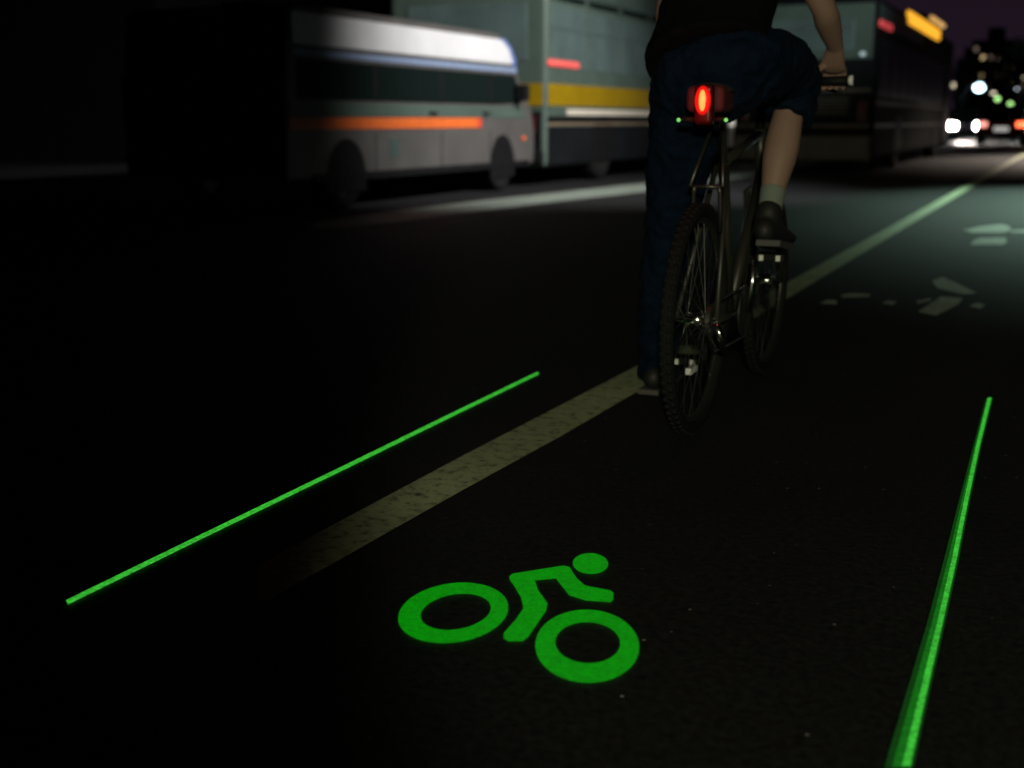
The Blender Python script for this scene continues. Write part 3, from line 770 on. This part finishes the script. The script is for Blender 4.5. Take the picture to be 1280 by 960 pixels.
# --- cars far down the street
def car(label, loc, rz, paint_m, front, rear, group=None):
    t = thing('car', label, 'car', loc, rz, group)
    W2 = .88
    lower = [(0, .30), (-.02, .62), (.05, .90), (.9, .98), (3.3, .98), (4.35, .82), (4.5, .62), (4.48, .32), (4.3, .24), (.2, .24)]
    obj('body', prism(lower, -W2, W2, .06), paint_m, t)
    obj('cabin', prism([(.55, .95), (1.05, 1.40), (1.4, 1.46), (2.5, 1.46), (2.8, 1.40), (3.45, .95)], -.74, .74, .05), 'glass_dark', t)
    obj('roof', prism([(1.1, 1.43), (1.4, 1.50), (2.5, 1.50), (2.8, 1.43)], -.70, .70, .02), paint_m, t)
    obj('rear_bumper', B(-.86, .86, -.08, .10, .30, .52, bev=.04), paint_m, t)
    obj('licence_plate', B(-.26, .26, -.095, -.082, .56 if not rear else .52, .68), 'plate' if rear else 'grey_paint', t)
    for i, s in enumerate((-1, 1)):
        obj('tail_lamp', B(s*.68-.16, s*.68+.16, -.05, .06, .68, .86, bev=.03), (('tail_pink', 'tail_red')[i] if rear else 'red_dark'), t)
        obj('headlight', B(s*.62-.24, s*.62+.24, 4.40, 4.54, .52, .82, bev=.04), 'head_white' if front else 'glass_dark', t)
        for y in (.85, 3.6): vwheel(t, y, s*.78, .32, .2)
        obj('mirror', B(s*.95-.09, s*.95+.09, 2.95, 3.08, .98, 1.12, bev=.03), paint_m, t)
    return t
p = G(1250, 181.5)
car('dark red car with glowing tail lights, far down the street', (p.x, p.y, 0), 0, 'car_red', False, True)
p = G(1207, 176)
car('oncoming car with dazzling white headlights beside the bus', (p.x, p.y+4, 0), math.pi, 'car_dark', True, False)
p = G(1228, 172)
car('oncoming car with white headlights behind the red car', (p.x-.6, p.y+8, 0), math.pi, 'car_dark', True, False)
p = G(1199, 173)
car('oncoming car with blazing headlights close beside the end of the dark bus', (p.x-.3, p.y+8, 0), math.pi, 'car_dark', True, False)
p = G(1287, 178)
car('car with white headlights cut by the right picture edge', (p.x, p.y+4, 0), math.pi, 'car_dark', True, False)
for (x, y, dz) in ((1204, 172, .68), (1287, 172, .68)):
    q = G(x, 177)
    spot('car_headlight_beam', (q.x, q.y-.8, .68), (q.x*.9, q.y-.8-1.45, 0), 2600, 47, .35, (1, .88, .82), .1)

# ---------------------------------------------------------------- street lamps
def street_lamp(x, y, h, arm, label, mlamp, hs=.5, group='street lamps'):
    t = thing('street_lamp', label, 'street lamp', (x, y, 0), 0, group)
    obj('base', T([(0, 0, 0), (0, 0, .5), (0, 0, .55)], [.14, .13, .09], 14), 'pole', t, True)
    obj('pole', T([(0, 0, .5), (0, 0, h-.6), (arm*.15, 0, h-.1), (arm*.5, 0, h+.12), (arm, 0, h+.15)], [.085, .06, .05, .045, .04], 12), 'pole', t, True)
    hd = obj('lamp_head', B(arm-.35, arm+.35, -.16, .16, h+.12, h+.26, bev=.05, seg=3), 'pole', t, True)
    bm = bmesh.new(); bmesh.ops.create_uvsphere(bm, u_segments=20, v_segments=12, radius=hs, matrix=Matrix.Translation((arm, 0, h+.04)) @ Matrix.Diagonal((1, 1, .8, 1)))
    obj('lamp', bm, mlamp, hd, True)
    return t
def far_lamp(px_, py_, Y, hs, m, label):
    q = atY(px_, py_, Y)
    street_lamp(q.x-1.4, Y, q.z, 1.4, label, m, hs)
far_lamp(1224, 110, 120, .42, 'lamp_white', 'brightest blue white street lamp, above the red car')
far_lamp(1176, 92, 150, .30, 'lamp_small', 'small white street lamp just past the end of the dark bus')
far_lamp(1191, 107, 160, .34, 'lamp_warm', 'warm white street lamp between the dark bus and the brightest lamp')
far_lamp(1278, 95, 140, .32, 'lamp_warm', 'warm street lamp at the right edge in front of the tall building')
far_lamp(1241, 116, 170, .28, 'lamp_warm', 'dim warm street lamp just right of the brightest lamp')
far_lamp(1210, 141, 170, .3, 'lamp_warm', 'low warm street lamp over the dazzling headlights')

far_lamp(1234, 138, 200, .3, 'lamp_warm', 'faint low street lamp above the left tail light of the red car')
far_lamp(1272, 112, 180, .26, 'lamp_small', 'faint pale street lamp right of the green signals')
far_lamp(1166, 116, 110, .2, 'lamp_warm', 'dim lamp glimpsed at the upper rear of the dark bus')
# traffic signals
for px_, py_, Y, lab in ((1247, 123.5, 95, 'green traffic signal nearest the brightest street lamp'), (1263, 130.5, 90, 'lower green traffic signal above the red car tail lights')):
    q = atY(px_, py_, Y)
    t = thing('traffic_signal', lab, 'traffic light', (q.x, Y, 0), 0, 'green traffic signals')
    obj('pole', T([(0, .2, 0), (0, .2, q.z+.3)], .06, 10), 'pole', t, True)
    hb = obj('signal_box', B(-.17, .17, -.10, .12, q.z-.2, q.z+.85, bev=.03), 'black', t)
    for k, m_ in enumerate(('sig_green', 'glass_dark', 'glass_dark')):
        bm = bmesh.new(); bmesh.ops.create_uvsphere(bm, u_segments=16, v_segments=10, radius=.15, matrix=Matrix.Translation((0, -.10, q.z+.33*k)) @ Matrix.Diagonal((1, .4, 1, 1)))
        obj('signal_lens', bm, m_, hb, True)

# ---------------------------------------------------------------- buildings
def building(px0, px1, pytop, Y, depth, m, label, lit, cols, rows, roofbits=True, ybase=140):
    a = atY(px0, pytop, Y); b = atY(px1, pytop, Y)
    w = b.x-a.x; h = a.z
    t = thing('building', label, 'building', (a.x, Y, 0))
    obj('wall', B(0, w, 0, depth, 0, h, bev=.05), m, t)
    obj('parapet', B(-.15, w+.15, -.15, depth+.15, h, h+.6, bev=.04), m, t)
    if roofbits: obj('roof_house', B(w*.25, w*.6, depth*.3, depth*.6, h+.6, h+2.6), m, t)
    cw_, rh = w/cols, (h-4)/rows
    for i in range(cols):
        for j in range(rows):
            mm = lit.get((i, j), 'win_dark')
            wn = obj('window', B(cw_*(i+.28), cw_*(i+.72), -.03, .03, 4+rh*(j+.25), 4+rh*(j+.75)), mm, t)
    obj('doorway', B(w*.45, w*.55, -.04, .02, 0, 2.6), 'win_dark', t)
building(1216, 1273, 56, 190, 20, 'brick', 'tall dark building with two lit windows, behind the brightest street lamp', {(1, 4): 'win_lit', (3, 4): 'win_dim', (4, 3): 'win_dim', (2, 4): 'win_dim', (5, 1): 'win_lit', (1, 2): 'win_lit', (0, 5): 'win_dim', (4, 2): 'win_dim', (0, 1): 'win_dim', (5, 3): 'win_dim', (3, 2): 'win_dim', (2, 1): 'win_dim'}, 6, 6)
building(1196, 1214.5, 80, 200, 18, 'facade', 'narrow dark building left of the tall one with the lit windows', {(1, 0): 'win_dim'}, 3, 5)
building(1274.5, 1330, 78, 185, 25, 'brick', 'dark building at the right edge behind the warm street lamp', {(0, 1): 'win_dim', (0, 3): 'win_dim'}, 5, 5)
# buildings lining the left side of the street, mostly behind the vehicles
for k, (y0, L_, h_, m_, lb) in enumerate(((22, 26, 12, 'facade', 'long dark building across the street behind the yellow striped bus'), (50, 30, 9, 'brick', 'dark brick building across the street beyond the buses'), (82, 36, 14, 'facade', 'distant dark building on the left side of the street'))):
    t = thing('building', lb, 'building', (-17.5-k, y0, 0))
    obj('wall', B(-14, 0, 0, L_, 0, h_), m_, t)
    obj('parapet', B(-14.1, .15, -.1, L_+.1, h_, h_+.5), m_, t)
    for i in range(int(L_/3.2)):
        for j in range(2):
            obj('window', B(-.03, .03, 1+i*3.2, 2.9+i*3.2, 1.0+j*3.4, 3.0+j*3.4), 'win_dark', t)

# ---------------------------------------------------------------- trees
def tree(px_, Y, h, r, label, seed):
    rnd = random.Random(seed)
    q = atY(px_, 150, Y)
    t = thing('tree', label, 'tree', (q.x, Y, 0), 0, 'street trees far down the road')
    bm = T([(0, 0, 0), (.05, 0, h*.3), (0, .1, h*.6)], [.2, .15, .08], 10)
    for k in range(6):
        a = k*1.05+rnd.random()
        tube(bm, [(0, 0, h*(.35+.04*k)), (math.cos(a)*r*.4, math.sin(a)*r*.4, h*(.5+.05*k)), (math.cos(a)*r*.75, math.sin(a)*r*.75, h*(.6+.05*k))], [.07, .05, .02], 6)
    obj('trunk', bm, 'bark', t, True)
    bm = bmesh.new()
    cl_ = [(Vector((rnd.gauss(0, r*.42), rnd.gauss(0, r*.42), h*.68+rnd.gauss(0, h*.13))), r*rnd.uniform(.18, .36)) for _ in range(26)]
    for c, cr_ in cl_:
        for _ in range(90):
            d = Vector((rnd.gauss(0, 1), rnd.gauss(0, 1), rnd.gauss(0, 1))).normalized()*cr_*rnd.uniform(.5, 1)
            n_ = Vector((rnd.gauss(0, 1), rnd.gauss(0, 1), rnd.gauss(0, 1))).normalized()
            u = n_.orthogonal().normalized()*.11; v = n_.cross(u.normalized())*.07
            p_ = c+d
            bm.faces.new([bm.verts.new(p_+u), bm.verts.new(p_+v), bm.verts.new(p_-u), bm.verts.new(p_-v)])
    obj('crown', bm, 'leaf', t)
tree(1252, 100, 6.0, 2.2, 'dark tree lit green by the traffic signals, above the red car', 1)
tree(1205, 130, 6.5, 2.4, 'dark tree left of the brightest street lamp', 2)
tree(1272, 125, 8, 2.6, 'dark tree near the right edge in front of the buildings', 3)

# out-of-view lamp posts put in along the right pavement to carry the lamps
for (x, y, z), lb in ((LAMP_A, 'unseen near right-hand street lamp added to light the van and buses'), (LAMP_B, 'right-hand street lamp lighting the bike lane'), (LAMP_C, 'unseen right-hand street lamp added to light the far roadway')):
    street_lamp(3.5, y+.02, z+.05, x-3.5, lb, 'lamp_small', .10)
